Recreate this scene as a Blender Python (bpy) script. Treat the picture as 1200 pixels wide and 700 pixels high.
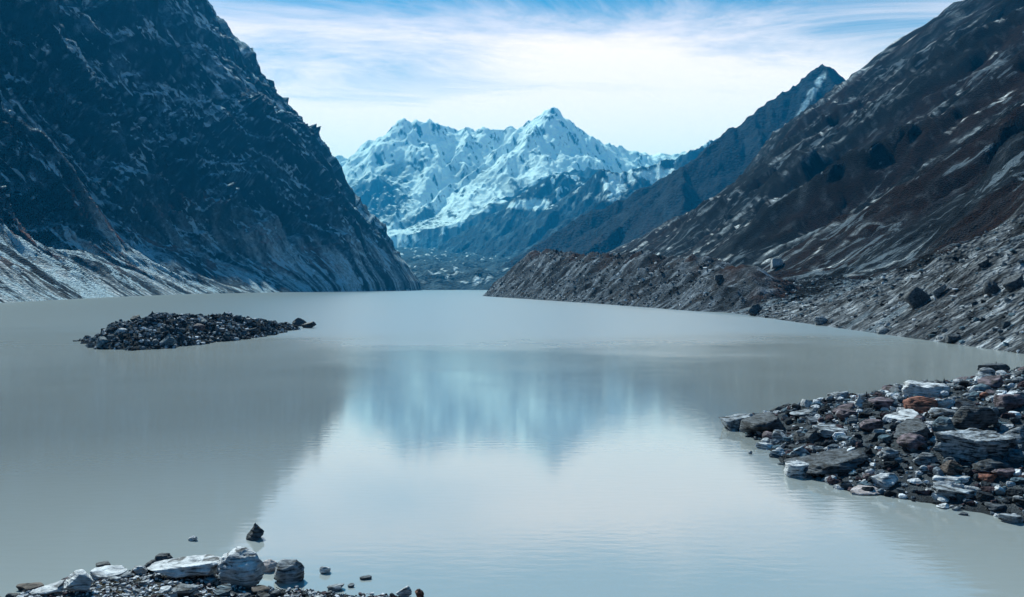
import bpy, bmesh, math, random
import numpy as np
R = math.radians
C = bpy.context.scene.collection
sc = bpy.context.scene
for o in list(bpy.data.objects):
    bpy.data.objects.remove(o, do_unlink=True)

# ------------------------------------------------------------------ camera
CAM_H = 10.0          # metres above the lake
HOR = 336.0           # photo row of the horizon
F = 1000.0            # focal length in photo pixels (photo is 1200 wide)
cam = bpy.data.objects.new('camera', bpy.data.cameras.new('camera'))
C.objects.link(cam)
cam.location = (0, 0, CAM_H)
cam.rotation_euler = (R(90 - math.degrees(math.atan((350 - HOR) / F))), 0, 0)
cam.data.sensor_width = 36.0
cam.data.lens = F / 1200 * 36.0
cam.data.clip_start = 0.5
cam.data.clip_end = 60000
sc.camera = cam

# ------------------------------------------------------------------ light
SUN_EL, SUN_AZ = 45.0, -30.0        # azimuth from +Y (view direction), negative = to the left
SKY_STRENGTH = 0.1
world = bpy.data.worlds.new('World'); sc.world = world; world.use_nodes = True
wn = world.node_tree.nodes; wl = world.node_tree.links
wn.clear()
def wnode(t, **k):
    n = wn.new(t)
    for a, b in k.items(): setattr(n, a, b)
    return n
out = wnode('ShaderNodeOutputWorld'); bg = wnode('ShaderNodeBackground'); bg.inputs[1].default_value = SKY_STRENGTH
sky = wnode('ShaderNodeTexSky', sky_type='NISHITA', sun_disc=False)
sky.sun_elevation = R(SUN_EL); sky.sun_rotation = R(SUN_AZ); sky.altitude = 4500; sky.air_density = 1.3; sky.dust_density = 0.3
tint = wnode('ShaderNodeMix', data_type='RGBA', blend_type='MULTIPLY'); tint.inputs[0].default_value = 1
tint.inputs[7].default_value = (0.06, 0.74, 0.95, 1)
wl.new(sky.outputs[0], tint.inputs[6])
tc = wnode('ShaderNodeTexCoord'); sep = wnode('ShaderNodeSeparateXYZ'); wl.new(tc.outputs['Generated'], sep.inputs[0])
def wmath(op, a, b=None, c=None, clamp=False):
    n = wnode('ShaderNodeMath', operation=op, use_clamp=clamp)
    for i, v in enumerate((a, b, c)):
        if v is None: continue
        if isinstance(v, (int, float)): n.inputs[i].default_value = v
        else: wl.new(v, n.inputs[i])
    return n.outputs[0]
zz = wmath('MAXIMUM', sep.outputs[2], 0.0)
den = wmath('ADD', zz, 0.12)
cx_ = wmath('DIVIDE', sep.outputs[0], den); cy_ = wmath('DIVIDE', sep.outputs[1], den)
comb = wnode('ShaderNodeCombineXYZ'); wl.new(cx_, comb.inputs[0]); wl.new(cy_, comb.inputs[1])
mp = wnode('ShaderNodeMapping'); mp.inputs['Rotation'].default_value = (0, 0, R(38)); mp.inputs['Scale'].default_value = (0.75, 1.7, 1)
mp.inputs['Location'].default_value = (3.1, 1.7, 0)
wl.new(comb.outputs[0], mp.inputs[0])
n1 = wnode('ShaderNodeTexNoise'); n1.inputs['Scale'].default_value = 1.1; n1.inputs['Detail'].default_value = 9; n1.inputs['Roughness'].default_value = 0.70; n1.inputs['Distortion'].default_value = 1.1
n2 = wnode('ShaderNodeTexNoise'); n2.inputs['Scale'].default_value = 0.55; n2.inputs['Detail'].default_value = 3
wl.new(mp.outputs[0], n1.inputs['Vector']); wl.new(mp.outputs[0], n2.inputs['Vector'])
# cirrus deck: dense towards the horizon, thinning to wisps overhead
n = wmath('ADD', wmath('MULTIPLY', n1.outputs[0], 0.62), wmath('MULTIPLY', n2.outputs[0], 0.55))
hz = wmath('MULTIPLY', wmath('SUBTRACT', 0.31, zz), 2.5)            # + near horizon, - overhead
hz = wmath('MAXIMUM', hz, -0.24)
m = wmath('ADD', n, hz)
mr = wnode('ShaderNodeMapRange', interpolation_type='SMOOTHSTEP')
mr.inputs[1].default_value = 0.46; mr.inputs[2].default_value = 0.84
wl.new(m, mr.inputs[0])
cl = wnode('ShaderNodeMix', data_type='RGBA')
wl.new(mr.outputs[0], cl.inputs[0]); wl.new(tint.outputs[2], cl.inputs[6])
cl.inputs[7].default_value = (13.6, 9.6, 10.8, 1)
wl.new(cl.outputs[2], bg.inputs[0]); wl.new(bg.outputs[0], out.inputs[0])

sun = bpy.data.objects.new('sun', bpy.data.lights.new('sun', 'SUN')); C.objects.link(sun)
sun.data.energy = 5.0; sun.data.angle = R(0.55); sun.data.color = (0.97, 0.985, 1.0)
sun.rotation_euler = (R(90 - SUN_EL), 0, R(180 - SUN_AZ))   # lamp shines along -Z of this frame

sc.view_settings.view_transform = 'Standard'; sc.view_settings.look = 'None'
sc.view_settings.exposure = 0.30; sc.view_settings.gamma = 1.0
sc.cycles.use_denoising = True
sc.cycles.max_bounces = 5; sc.cycles.diffuse_bounces = 2; sc.cycles.glossy_bounces = 2; sc.cycles.volume_bounces = 0
sc.cycles.sample_clamp_indirect = 4

# ------------------------------------------------------------------ noise
def _grad(ix, iy, seed):
    h = (ix.astype(np.int64) * 374761393 + iy.astype(np.int64) * 668265263 + seed * 1442695041) & 0xffffffff
    h = ((h ^ (h >> 13)) * 1274126177) & 0xffffffff
    h = (h ^ (h >> 16)) & 0xffff
    return GT[h & 1023]
_a = np.linspace(0, 2 * np.pi, 1024, endpoint=False)
GT = np.stack([np.cos(_a), np.sin(_a)], 1).astype(np.float32)
def perlin(x, y, seed=0):
    x = np.asarray(x, np.float32); y = np.asarray(y, np.float32)
    fx0 = np.floor(x); fy0 = np.floor(y); fx = x - fx0; fy = y - fy0
    ix = fx0.astype(np.int32); iy = fy0.astype(np.int32)
    u = fx * fx * fx * (fx * (fx * 6 - 15) + 10); v = fy * fy * fy * (fy * (fy * 6 - 15) + 10)
    def d(g, a, b): return g[..., 0] * a + g[..., 1] * b
    n00 = d(_grad(ix, iy, seed), fx, fy); n10 = d(_grad(ix + 1, iy, seed), fx - 1, fy)
    n01 = d(_grad(ix, iy + 1, seed), fx, fy - 1); n11 = d(_grad(ix + 1, iy + 1, seed), fx - 1, fy - 1)
    a = n00 + u * (n10 - n00); b = n01 + u * (n11 - n01)
    return (a + v * (b - a)) * 1.5
def fbm(x, y, octv=5, seed=0, gain=0.5, lac=2.03):
    s = 0; a = 1.0; f = 1.0
    for i in range(octv):
        s = s + a * perlin(x * f + 17.3 * i, y * f - 9.1 * i, seed + i * 7); a *= gain; f *= lac
    return s
def ridged(x, y, octv=6, seed=0, gain=0.5, lac=2.05):
    s = 0; a = 1.0; f = 1.0; w = 1.0; tot = 0
    for i in range(octv):
        n = 1 - np.abs(perlin(x * f + 31.7 * i, y * f + 11.9 * i, seed + i * 13)); n = n * n
        s = s + a * n * w; w = np.clip(n * 1.6, 0, 1); tot += a; a *= gain; f *= lac
    return s / tot * 2 - 1
def sstep(a, b, x):
    t = np.clip((x - a) / (b - a), 0, 1); return t * t * (3 - 2 * t)
def P(px, py, D):
    return ((px - 600) / F * D, D, CAM_H + (HOR - py) / F * D)

# ------------------------------------------------------------------ materials
def new_mat(name):
    m = bpy.data.materials.new(name); m.use_nodes = True
    nt = m.node_tree; nt.nodes.clear()
    o = nt.nodes.new('ShaderNodeOutputMaterial'); b = nt.nodes.new('ShaderNodeBsdfPrincipled')
    nt.links.new(b.outputs[0], o.inputs[0])
    return m, nt, b
def terrain_mat(name, scale, bump=0.6, contrast=0.55, dist=1.0, rough=0.95, ledge=None):
    """colour from the mesh's own rock/scree/snow attribute, broken up by noise; relief by bump"""
    m, nt, b = new_mat(name); N = nt.nodes; L = nt.links
    at = N.new('ShaderNodeAttribute'); at.attribute_name = 'Col'
    tc = N.new('ShaderNodeTexCoord')
    a = N.new('ShaderNodeTexNoise'); a.inputs['Scale'].default_value = scale; a.inputs['Detail'].default_value = 8; a.inputs['Roughness'].default_value = 0.7
    v = N.new('ShaderNodeTexVoronoi'); v.inputs['Scale'].default_value = scale * 3.1
    L.new(tc.outputs['Object'], a.inputs['Vector']); L.new(tc.outputs['Object'], v.inputs['Vector'])
    mr = N.new('ShaderNodeMapRange'); mr.inputs[1].default_value = 0.3; mr.inputs[2].default_value = 0.7
    mr.inputs[3].default_value = 1 - contrast; mr.inputs[4].default_value = 1 + contrast
    L.new(a.outputs[0], mr.inputs[0])
    mx = N.new('ShaderNodeMix'); mx.data_type = 'RGBA'; mx.blend_type = 'MULTIPLY'; mx.inputs[0].default_value = 1
    L.new(at.outputs['Color'], mx.inputs[6]); L.new(mr.outputs[0], mx.inputs[7])
    if ledge:      # ledge highlights put into the colour, thin dark joints, both along the fall line
        (sx, sy, sz, rx), hilite_col, thr, amt = ledge
        q = N.new('ShaderNodeMapping'); q.inputs['Scale'].default_value = (sx, sy, sz); q0 = N.new('ShaderNodeMapping'); q0.inputs['Rotation'].default_value = (0, rx, 0); L.new(tc.outputs['Object'], q0.inputs[0]); L.new(q0.outputs[0], q.inputs[0])
        s1 = N.new('ShaderNodeTexNoise'); s1.inputs['Scale'].default_value = 1; s1.inputs['Detail'].default_value = 11; s1.inputs['Roughness'].default_value = 0.66; s1.inputs['Distortion'].default_value = 0.6; L.new(q.outputs[0], s1.inputs['Vector'])
        s2 = N.new('ShaderNodeTexNoise'); s2.inputs['Scale'].default_value = 0.011; s2.inputs['Detail'].default_value = 4; L.new(tc.outputs['Object'], s2.inputs['Vector'])
        g = N.new('ShaderNodeNewGeometry'); sg = N.new('ShaderNodeSeparateXYZ'); L.new(g.outputs['Normal'], sg.inputs[0])
        def mm(op, a_, b_):
            k = N.new('ShaderNodeMath'); k.operation = op
            for i, v_ in enumerate((a_, b_)):
                if isinstance(v_, (int, float)): k.inputs[i].default_value = v_
                else: L.new(v_, k.inputs[i])
            return k.outputs[0]
        val = mm('ADD', s1.outputs[0], mm('ADD', mm('MULTIPLY', mm('SUBTRACT', s2.outputs[0], 0.5), 0.55), mm('MULTIPLY', mm('SUBTRACT', sg.outputs[2], 0.6), 0.22)))
        lr = N.new('ShaderNodeMapRange'); lr.inputs[1].default_value = thr; lr.inputs[2].default_value = thr + 0.05; lr.inputs[4].default_value = amt; L.new(val, lr.inputs[0])
        m2 = N.new('ShaderNodeMix'); m2.data_type = 'RGBA'; m2.inputs[7].default_value = (*hilite_col, 1); L.new(lr.outputs[0], m2.inputs[0]); L.new(mx.outputs[2], m2.inputs[6])
        jr = N.new('ShaderNodeMapRange'); jr.inputs[1].default_value = 0.0; jr.inputs[2].default_value = 0.022; jr.inputs[3].default_value = 0.25; L.new(mm('ABSOLUTE', mm('SUBTRACT', s1.outputs[0], 0.53), 0), jr.inputs[0])
        m3 = N.new('ShaderNodeMix'); m3.data_type = 'RGBA'; m3.blend_type = 'MULTIPLY'; m3.inputs[0].default_value = 1; L.new(m2.outputs[2], m3.inputs[6]); L.new(jr.outputs[0], m3.inputs[7])
        mx = m3
    L.new(mx.outputs[2], b.inputs['Base Color'])
    b.inputs['Roughness'].default_value = rough; b.inputs['Specular IOR Level'].default_value = 0.06
    add = N.new('ShaderNodeMath'); add.operation = 'ADD'; L.new(a.outputs[0], add.inputs[0]); L.new(v.outputs[0], add.inputs[1])
    bp = N.new('ShaderNodeBump'); bp.inputs['Strength'].default_value = bump; bp.inputs['Distance'].default_value = dist
    L.new(add.outputs[0], bp.inputs['Height']); L.new(bp.outputs[0], b.inputs['Normal'])
    return m
def rock_mat(name, dark, light, crack=0.5, spec=0.35, strata=0.0, grain=1.0):
    m, nt, b = new_mat(name); N = nt.nodes; L = nt.links
    tc = N.new('ShaderNodeTexCoord'); oi = N.new('ShaderNodeObjectInfo')
    ad = N.new('ShaderNodeVectorMath'); ad.operation = 'ADD'
    sc_ = N.new('ShaderNodeVectorMath'); sc_.operation = 'SCALE'; sc_.inputs[3].default_value = 37.0
    cx = N.new('ShaderNodeCombineXYZ'); L.new(oi.outputs['Random'], cx.inputs[0]); L.new(oi.outputs['Random'], cx.inputs[2])
    L.new(cx.outputs[0], sc_.inputs[0]); L.new(tc.outputs['Object'], ad.inputs[0]); L.new(sc_.outputs[0], ad.inputs[1])
    a = N.new('ShaderNodeTexNoise'); a.inputs['Scale'].default_value = 2.2 * grain; a.inputs['Detail'].default_value = 9; a.inputs['Roughness'].default_value = 0.72
    L.new(ad.outputs[0], a.inputs['Vector'])
    mp = N.new('ShaderNodeMapping'); mp.inputs['Scale'].default_value = (1.3, 1.3, 9.0); mp.inputs['Rotation'].default_value = (0.35, 0.2, 0)
    L.new(ad.outputs[0], mp.inputs[0])
    st = N.new('ShaderNodeTexNoise'); st.inputs['Scale'].default_value = 1.4; st.inputs['Detail'].default_value = 6; st.inputs['Distortion'].default_value = 0.6
    L.new(mp.outputs[0], st.inputs['Vector'])
    cr = N.new('ShaderNodeValToRGB'); e = cr.color_ramp.elements
    e[0].position = 0.42; e[0].color = (*dark, 1); e[1].position = 0.62; e[1].color = (*light, 1)
    mixf = N.new('ShaderNodeMix'); mixf.data_type = 'FLOAT'; mixf.inputs[0].default_value = 0.45
    L.new(a.outputs[0], mixf.inputs[2]); L.new(st.outputs[0], mixf.inputs[3])
    L.new(mixf.outputs[0], cr.inputs[0])
    # dark cracks
    ck = N.new('ShaderNodeMapRange'); ck.inputs[1].default_value = 0.36; ck.inputs[2].default_value = 0.43; ck.inputs[3].default_value = 1 - crack; ck.inputs[4].default_value = 1
    L.new(st.outputs[0], ck.inputs[0])
    mx = N.new('ShaderNodeMix'); mx.data_type = 'RGBA'; mx.blend_type = 'MULTIPLY'; mx.inputs[0].default_value = 1
    L.new(cr.outputs[0], mx.inputs[6]); L.new(ck.outputs[0], mx.inputs[7]); L.new(mx.outputs[2], b.inputs['Base Color'])
    b.inputs['Roughness'].default_value = 0.75; b.inputs['Specular IOR Level'].default_value = spec
    h = N.new('ShaderNodeMath'); h.operation = 'MULTIPLY_ADD'; h.inputs[1].default_value = 1.4
    L.new(st.outputs[0], h.inputs[0]); L.new(a.outputs[0], h.inputs[2])
    bp = N.new('ShaderNodeBump'); bp.inputs['Strength'].default_value = 0.9; bp.inputs['Distance'].default_value = 0.12
    L.new(h.outputs[0], bp.inputs['Height']); L.new(bp.outputs[0], b.inputs['Normal'])
    return m
M = {}
M['pale']   = rock_mat('pale_granite', (0.30, 0.31, 0.34), (0.85, 0.85, 0.88), 0.75)
M['grey']   = rock_mat('grey_gneiss', (0.03, 0.036, 0.046), (0.46, 0.49, 0.54), 0.6)
M['dark']   = rock_mat('dark_slate', (0.006, 0.008, 0.012), (0.13, 0.145, 0.17), 0.5)
M['blue']   = rock_mat('blue_grey_stone', (0.03, 0.05, 0.07), (0.20, 0.29, 0.35), 0.5)
M['maroon'] = rock_mat('maroon_stone', (0.015, 0.010, 0.014), (0.27, 0.20, 0.235), 0.5)
M['brown']  = rock_mat('brown_stone', (0.022, 0.016, 0.014), (0.17, 0.13, 0.115), 0.5)
M['red']    = rock_mat('rusty_red_stone', (0.08, 0.022, 0.016), (0.46, 0.18, 0.12), 0.5)
M['pink']   = rock_mat('pinkish_white_stone', (0.36, 0.30, 0.30), (0.68, 0.60, 0.60), 0.4)
M['layer']  = rock_mat('layered_slate', (0.010, 0.013, 0.02), (0.52, 0.56, 0.62), 0.85)
RGB = {'pale': (.50, .51, .55), 'grey': (.10, .12, .145), 'dark': (.025, .03, .037), 'blue': (.09, .135, .17), 'maroon': (.07, .05, .058), 'brown': (.08, .065, .055)}
M['snowmt'] = terrain_mat('snow_and_rock_far', 0.02, 0.35, 0.15, 8)
M['midmt']  = terrain_mat('blue_rock_mid', 0.03, 0.7, 0.4, 8)
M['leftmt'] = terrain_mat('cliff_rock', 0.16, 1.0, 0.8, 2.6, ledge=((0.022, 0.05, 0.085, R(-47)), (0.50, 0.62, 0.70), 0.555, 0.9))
M['rightmt'] = terrain_mat('slope_rock_and_heath', 0.32, 1.0, 0.8, 1.3, ledge=((0.018, 0.10, 0.13, R(38)), (0.15, 0.19, 0.23), 0.615, 0.8))
M['moraine'] = terrain_mat('moraine_rubble', 0.7, 1.0, 0.8, 0.6)
M['shore']  = terrain_mat('shore_gravel', 6.0, 0.9, 0.5, 0.12)
M['rubble'] = terrain_mat('loose_stones', 2.5, 0.7, 0.45, 0.1)

def water_mat():
    m = bpy.data.materials.new('glacial_water'); m.use_nodes = True
    nt = m.node_tree; N = nt.nodes; L = nt.links; N.clear()
    o = N.new('ShaderNodeOutputMaterial'); mix = N.new('ShaderNodeMixShader')
    df = N.new('ShaderNodeBsdfDiffuse'); gl = N.new('ShaderNodeBsdfGlossy'); gl.distribution = 'BECKMANN'; fr = N.new('ShaderNodeFresnel'); fr.inputs[0].default_value = 1.333
    tc = N.new('ShaderNodeTexCoord'); sp = N.new('ShaderNodeSeparateXYZ'); L.new(tc.outputs['Object'], sp.inputs[0])
    def mth(op, a, b=None, clamp=False):
        n = N.new('ShaderNodeMath'); n.operation = op; n.use_clamp = clamp
        for i, v in enumerate((a, b)):
            if v is None: continue
            if isinstance(v, (int, float)): n.inputs[i].default_value = v
            else: L.new(v, n.inputs[i])
        return n.outputs[0]
    # cat's-paws: the calm water of the near bay gives way to wind-ruffled water further out
    mp = N.new('ShaderNodeMapping'); mp.inputs['Scale'].default_value = (0.03, 0.045, 1); L.new(tc.outputs['Object'], mp.inputs[0])
    pn = N.new('ShaderNodeTexNoise'); pn.inputs['Scale'].default_value = 1.0; pn.inputs['Detail'].default_value = 5; pn.inputs['Roughness'].default_value = 0.6
    L.new(mp.outputs[0], pn.inputs['Vector'])
    yy = mth('ADD', sp.outputs[1], mth('MULTIPLY', mth('SUBTRACT', pn.outputs[0], 0.5), 110.0))
    yy = mth('ADD', yy, mth('MULTIPLY', mth('ABSOLUTE', mth('ADD', sp.outputs[0], 12.0)), -0.02))
    wind = N.new('ShaderNodeMapRange'); wind.interpolation_type = 'SMOOTHSTEP'
    wind.inputs[1].default_value = 45; wind.inputs[2].default_value = 210; L.new(yy, wind.inputs[0])
    # ripples: crests across the view (short along Y), two scales
    def ripple(sx, sy, s, det):
        q = N.new('ShaderNodeMapping'); q.inputs['Scale'].default_value = (sx, sy, 1); L.new(tc.outputs['Object'], q.inputs[0])
        t = N.new('ShaderNodeTexNoise'); t.inputs['Scale'].default_value = s; t.inputs['Detail'].default_value = det
        L.new(q.outputs[0], t.inputs['Vector']); return t.outputs[0]
    ra = ripple(0.7, 2.0, 1.2, 4); rb = ripple(0.35, 0.8, 1.1, 4)
    b1 = N.new('ShaderNodeBump'); b1.inputs['Distance'].default_value = 0.009; b1.inputs['Strength'].default_value = 0.55; L.new(ra, b1.inputs['Height'])
    b2 = N.new('ShaderNodeBump'); b2.inputs['Distance'].default_value = 0.038; L.new(rb, b2.inputs['Height']); L.new(b1.outputs[0], b2.inputs['Normal'])
    L.new(mth('MULTIPLY', wind.outputs[0], 0.75), b2.inputs['Strength'])
    L.new(b2.outputs[0], gl.inputs['Normal']); L.new(b2.outputs[0], fr.inputs[1])
    L.new(mth('ADD', mth('MULTIPLY', wind.outputs[0], 0.28), 0.07), gl.inputs['Roughness'])
    gl.inputs[0].default_value = (0.98, 0.97, 0.96, 1)
    cn = N.new('ShaderNodeMapRange'); cn.inputs[3].default_value = 0.95; cn.inputs[4].default_value = 1.05; L.new(pn.outputs[0], cn.inputs[0])
    mx = N.new('ShaderNodeMix'); mx.data_type = 'RGBA'; mx.blend_type = 'MULTIPLY'; mx.inputs[0].default_value = 1
    mx.inputs[6].default_value = WATER_RGB; L.new(cn.outputs[0], mx.inputs[7]); L.new(mx.outputs[2], df.inputs[0])
    f = mth('MULTIPLY', fr.outputs[0], 1.55, True)
    f = mth('MINIMUM', f, mth('SUBTRACT', 0.62, mth('MULTIPLY', wind.outputs[0], 0.10)))
    L.new(f, mix.inputs[0]); L.new(df.outputs[0], mix.inputs[1]); L.new(gl.outputs[0], mix.inputs[2]); L.new(mix.outputs[0], o.inputs[0])
    return m
WATER_RGB = (0.325, 0.355, 0.355, 1)
M['water'] = water_mat()

# ------------------------------------------------------------------ mesh helpers
def mesh_np(name, V, faces, col=None, smooth=True, mat=None):
    """faces: (n,3) or (n,4) int array"""
    me = bpy.data.meshes.new(name)
    V = np.asarray(V, np.float32); faces = np.asarray(faces, np.int32); k = faces.shape[1]
    me.vertices.add(len(V)); me.vertices.foreach_set('co', V.ravel())
    me.loops.add(faces.size); me.loops.foreach_set('vertex_index', faces.ravel())
    me.polygons.add(len(faces)); me.polygons.foreach_set('loop_start', np.arange(0, faces.size, k, dtype=np.int32))
    me.polygons.foreach_set('use_smooth', np.full(len(faces), smooth))
    me.update(calc_edges=True)
    if col is not None:
        a = me.color_attributes.new('Col', 'FLOAT_COLOR', 'POINT')
        c4 = np.ones((len(V), 4), np.float32); c4[:, :3] = col
        a.data.foreach_set('color', c4.ravel())
    if mat: me.materials.append(mat)
    return me
def grid_faces(n, m):
    i = np.arange(n * m).reshape(n, m)
    return np.stack([i[:-1, :-1], i[1:, :-1], i[1:, 1:], i[:-1, 1:]], -1).reshape(-1, 4)
def link(name, me, parent=None):
    o = bpy.data.objects.new(name, me); C.objects.link(o)
    if parent: o.parent = parent
    return o
def tag(o, label=None, cat=None, group=None, kind=None):
    for k, v in (('label', label), ('category', cat), ('group', group), ('kind', kind)):
        if v: o[k] = v
    return o
def normals(X, Y, Z):
    p = np.stack([X, Y, Z], -1)
    du = np.gradient(p, axis=0); dv = np.gradient(p, axis=1)
    n = np.cross(du, dv); n /= np.linalg.norm(n, axis=-1, keepdims=True) + 1e-9
    n *= np.sign(n[..., 2:3] + 1e-9)
    return n
def mixc(a, b, t):
    return a + (np.asarray(b, np.float32) - a) * t[..., None]
def terrain(name, X, Y, Z, col, mat, label):
    Z = np.maximum(Z, -3.5)
    V = np.stack([X, Y, Z], -1).reshape(-1, 3)
    f = grid_faces(*X.shape)
    a = V[f[0]]; nz = np.cross(a[1] - a[0], a[2] - a[1])[2]
    if nz < 0: f = f[:, ::-1]
    o = link(name, mesh_np(name, V, f, col.reshape(-1, 3), True, mat))
    return tag(o, label, kind='structure')

# ------------------------------------------------------------------ lake and ground
def plane(name, x0, x1, y0, y1, z, mat, label, n=1):
    xs = np.linspace(x0, x1, n + 1); ys = np.linspace(y0, y1, n + 1)
    X, Y = np.meshgrid(xs, ys, indexing='ij')
    V = np.stack([X, Y, np.full_like(X, z)], -1).reshape(-1, 3)
    o = link(name, mesh_np(name, V, grid_faces(n + 1, n + 1), np.full((len(V), 3), 0.12), False, mat))
    return tag(o, label, kind='structure')
plane('ground', -14000, 14000, -9000, 14000, -4.0, M['moraine'], 'grey gravel valley ground under and around the lake', 40)
plane('lake_water', -1300, 700, -60, 2900, 0.0, M['water'], 'milky grey green glacial lake mirroring sky and peaks', 4)

# ------------------------------------------------------------------ left cliff
def left_cliff():
    Yv = np.concatenate([np.geomspace(330, 2250, 590), np.linspace(2262, 3000, 26)])
    wv = np.concatenate([np.linspace(-12, 330, 220), np.linspace(333, 1150, 190)])
    Y, W = np.meshgrid(Yv, wv, indexing='ij')
    sh = np.interp(Y, [0, 330, 526, 770, 1111, 1430, 1800, 2100, 2300, 2450, 3000],
                      [-300, -305, -316, -372, -428, -410, -335, -245, -240, -300, -800])
    sil = np.array([(483, 336), (480, 330), (465, 308), (445, 286), (430, 262), (418, 245), (405, 225), (392, 200), (383, 182), (375, 172), (360, 150),
                    (350, 142), (335, 138), (322, 131), (305, 112), (290, 95), (270, 72), (262, 50), (250, 38), (238, 26), (228, 8), (222, 0),
                    (205, -25), (180, -60), (150, -85), (100, -100), (50, -110)], float)
    D0 = 2100.0
    w_s = -245 - (sil[:, 0] - 600) / F * D0; z_s = CAM_H + (HOR - sil[:, 1]) / F * D0; z_s[0] = 0
    Pf = np.interp(W, np.r_[-12, w_s], np.r_[-6, z_s])
    # nearer wall: talus apron, then cliff
    wj = W + 45 * fbm(Y / 260, W / 500, 3, 5) * sstep(40, 200, W)
    ta = 150 + 60 * perlin(Y / 310, W * 0 + 3.3, 9)
    Pn = np.where(wj < ta, wj * 0.60, ta * 0.60 + (wj - ta) * 1.28)
    Pn = np.where(W < 0, W * 0.5, Pn)
    t = sstep(1450, 2050, Y)
    Z = Pn * (1 - t) + Pf * t
    keep = 1 - 0.8 * np.exp(-((Y - 2100) / 260) ** 2)
    cliff = sstep(60, 190, W) * (1 - t) + sstep(35, 115, W) * t
    # buttresses and gullies running down-slope, warped
    wx = Y + 90 * fbm(Y / 400, W / 400, 3, 21); ww = W + 70 * fbm(Y / 350 + 7, W / 350, 3, 33)
    sk = wx + 0.30 * ww
    big = ridged(sk / 420, ww / 900, 3, 41) * 85
    med = ridged(sk / 120, ww / 330, 5, 51, 0.55) * 38
    dip = ridged((ww * 0.55 + wx * 0.28) / 60, (wx - ww) / 330, 4, 57, 0.55) * 24 * (0.6 + 0.4 * keep)   # ledges dipping to the right
    fine = ridged(sk / 34, ww / 60, 5, 61, 0.62) * 13 * (0.5 + 0.5 * keep)
    rr = cliff * (big * keep + med * (0.35 + 0.65 * keep) + dip + fine)
    tal = (1 - cliff) * (ridged(wx / 46, ww / 420, 4, 71, 0.5) * 6.5 * sstep(0, 40, W) + fbm(Y / 90, W / 160, 3, 75) * 6 * sstep(0, 60, W) + fbm(Y / 7, W / 14, 3, 79) * 1.0 * sstep(0, 10, W))
    d = rr + tal
    X = sh - W + d * 0.62 * sstep(0, 60, W); Zf = Z + d * 0.72
    Zf = np.where(W < 0, np.minimum(Zf, W * 0.4), Zf)
    n = normals(X, Y, Zf)
    # colours
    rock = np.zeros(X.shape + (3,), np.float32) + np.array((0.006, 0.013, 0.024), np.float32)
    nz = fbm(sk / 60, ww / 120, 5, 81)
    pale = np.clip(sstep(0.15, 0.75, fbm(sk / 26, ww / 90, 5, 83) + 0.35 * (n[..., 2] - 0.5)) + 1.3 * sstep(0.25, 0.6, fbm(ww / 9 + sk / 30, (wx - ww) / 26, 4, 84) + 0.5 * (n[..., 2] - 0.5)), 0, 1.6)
    c = mixc(rock, (0.065, 0.105, 0.145), pale * 0.75)  # paler rock, with sunlit speckle put into the colour
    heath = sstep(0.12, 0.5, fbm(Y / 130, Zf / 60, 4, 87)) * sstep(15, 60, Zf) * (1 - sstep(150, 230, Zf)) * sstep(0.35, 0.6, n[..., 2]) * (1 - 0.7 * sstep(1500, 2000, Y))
    rim_hilite = sstep(0.34, 0.52, fbm(ww / 7 + sk / 22, (wx - ww) / 17, 5, 85, 0.6) * 0.8 + 0.95 * (n[..., 2] - 0.42)) * sstep(20, 70, Zf)
    c = mixc(c, (0.42, 0.56, 0.66), rim_hilite * 0.5 * (0.5 + 0.35 * sstep(0, 0.5, fbm(Y / 120, W / 120, 3, 86))))  # rim highlights painted onto the up-facing ledges
    scree = (1 - cliff) * sstep(-0.2, 0.25, fbm(wx / 48, ww / 420, 5, 91, 0.6))
    c = mixc(c, (0.56, 0.60, 0.64), np.clip(scree, 0, 1) * 0.9)
    st2 = sstep(0.05, 0.45, fbm(wx / 16, ww / 380, 4, 93)) * (1 - sstep(120, 330, W))
    c = mixc(c, (0.016, 0.022, 0.03), st2 * 0.8)
    c = mixc(c, (0.20, 0.068, 0.045), heath * 0.85)
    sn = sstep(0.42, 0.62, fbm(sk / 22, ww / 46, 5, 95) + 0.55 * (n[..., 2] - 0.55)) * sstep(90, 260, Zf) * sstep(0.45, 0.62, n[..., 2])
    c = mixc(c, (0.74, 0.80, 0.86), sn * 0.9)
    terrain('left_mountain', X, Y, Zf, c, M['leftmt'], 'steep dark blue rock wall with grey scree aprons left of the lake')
left_cliff()

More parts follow.
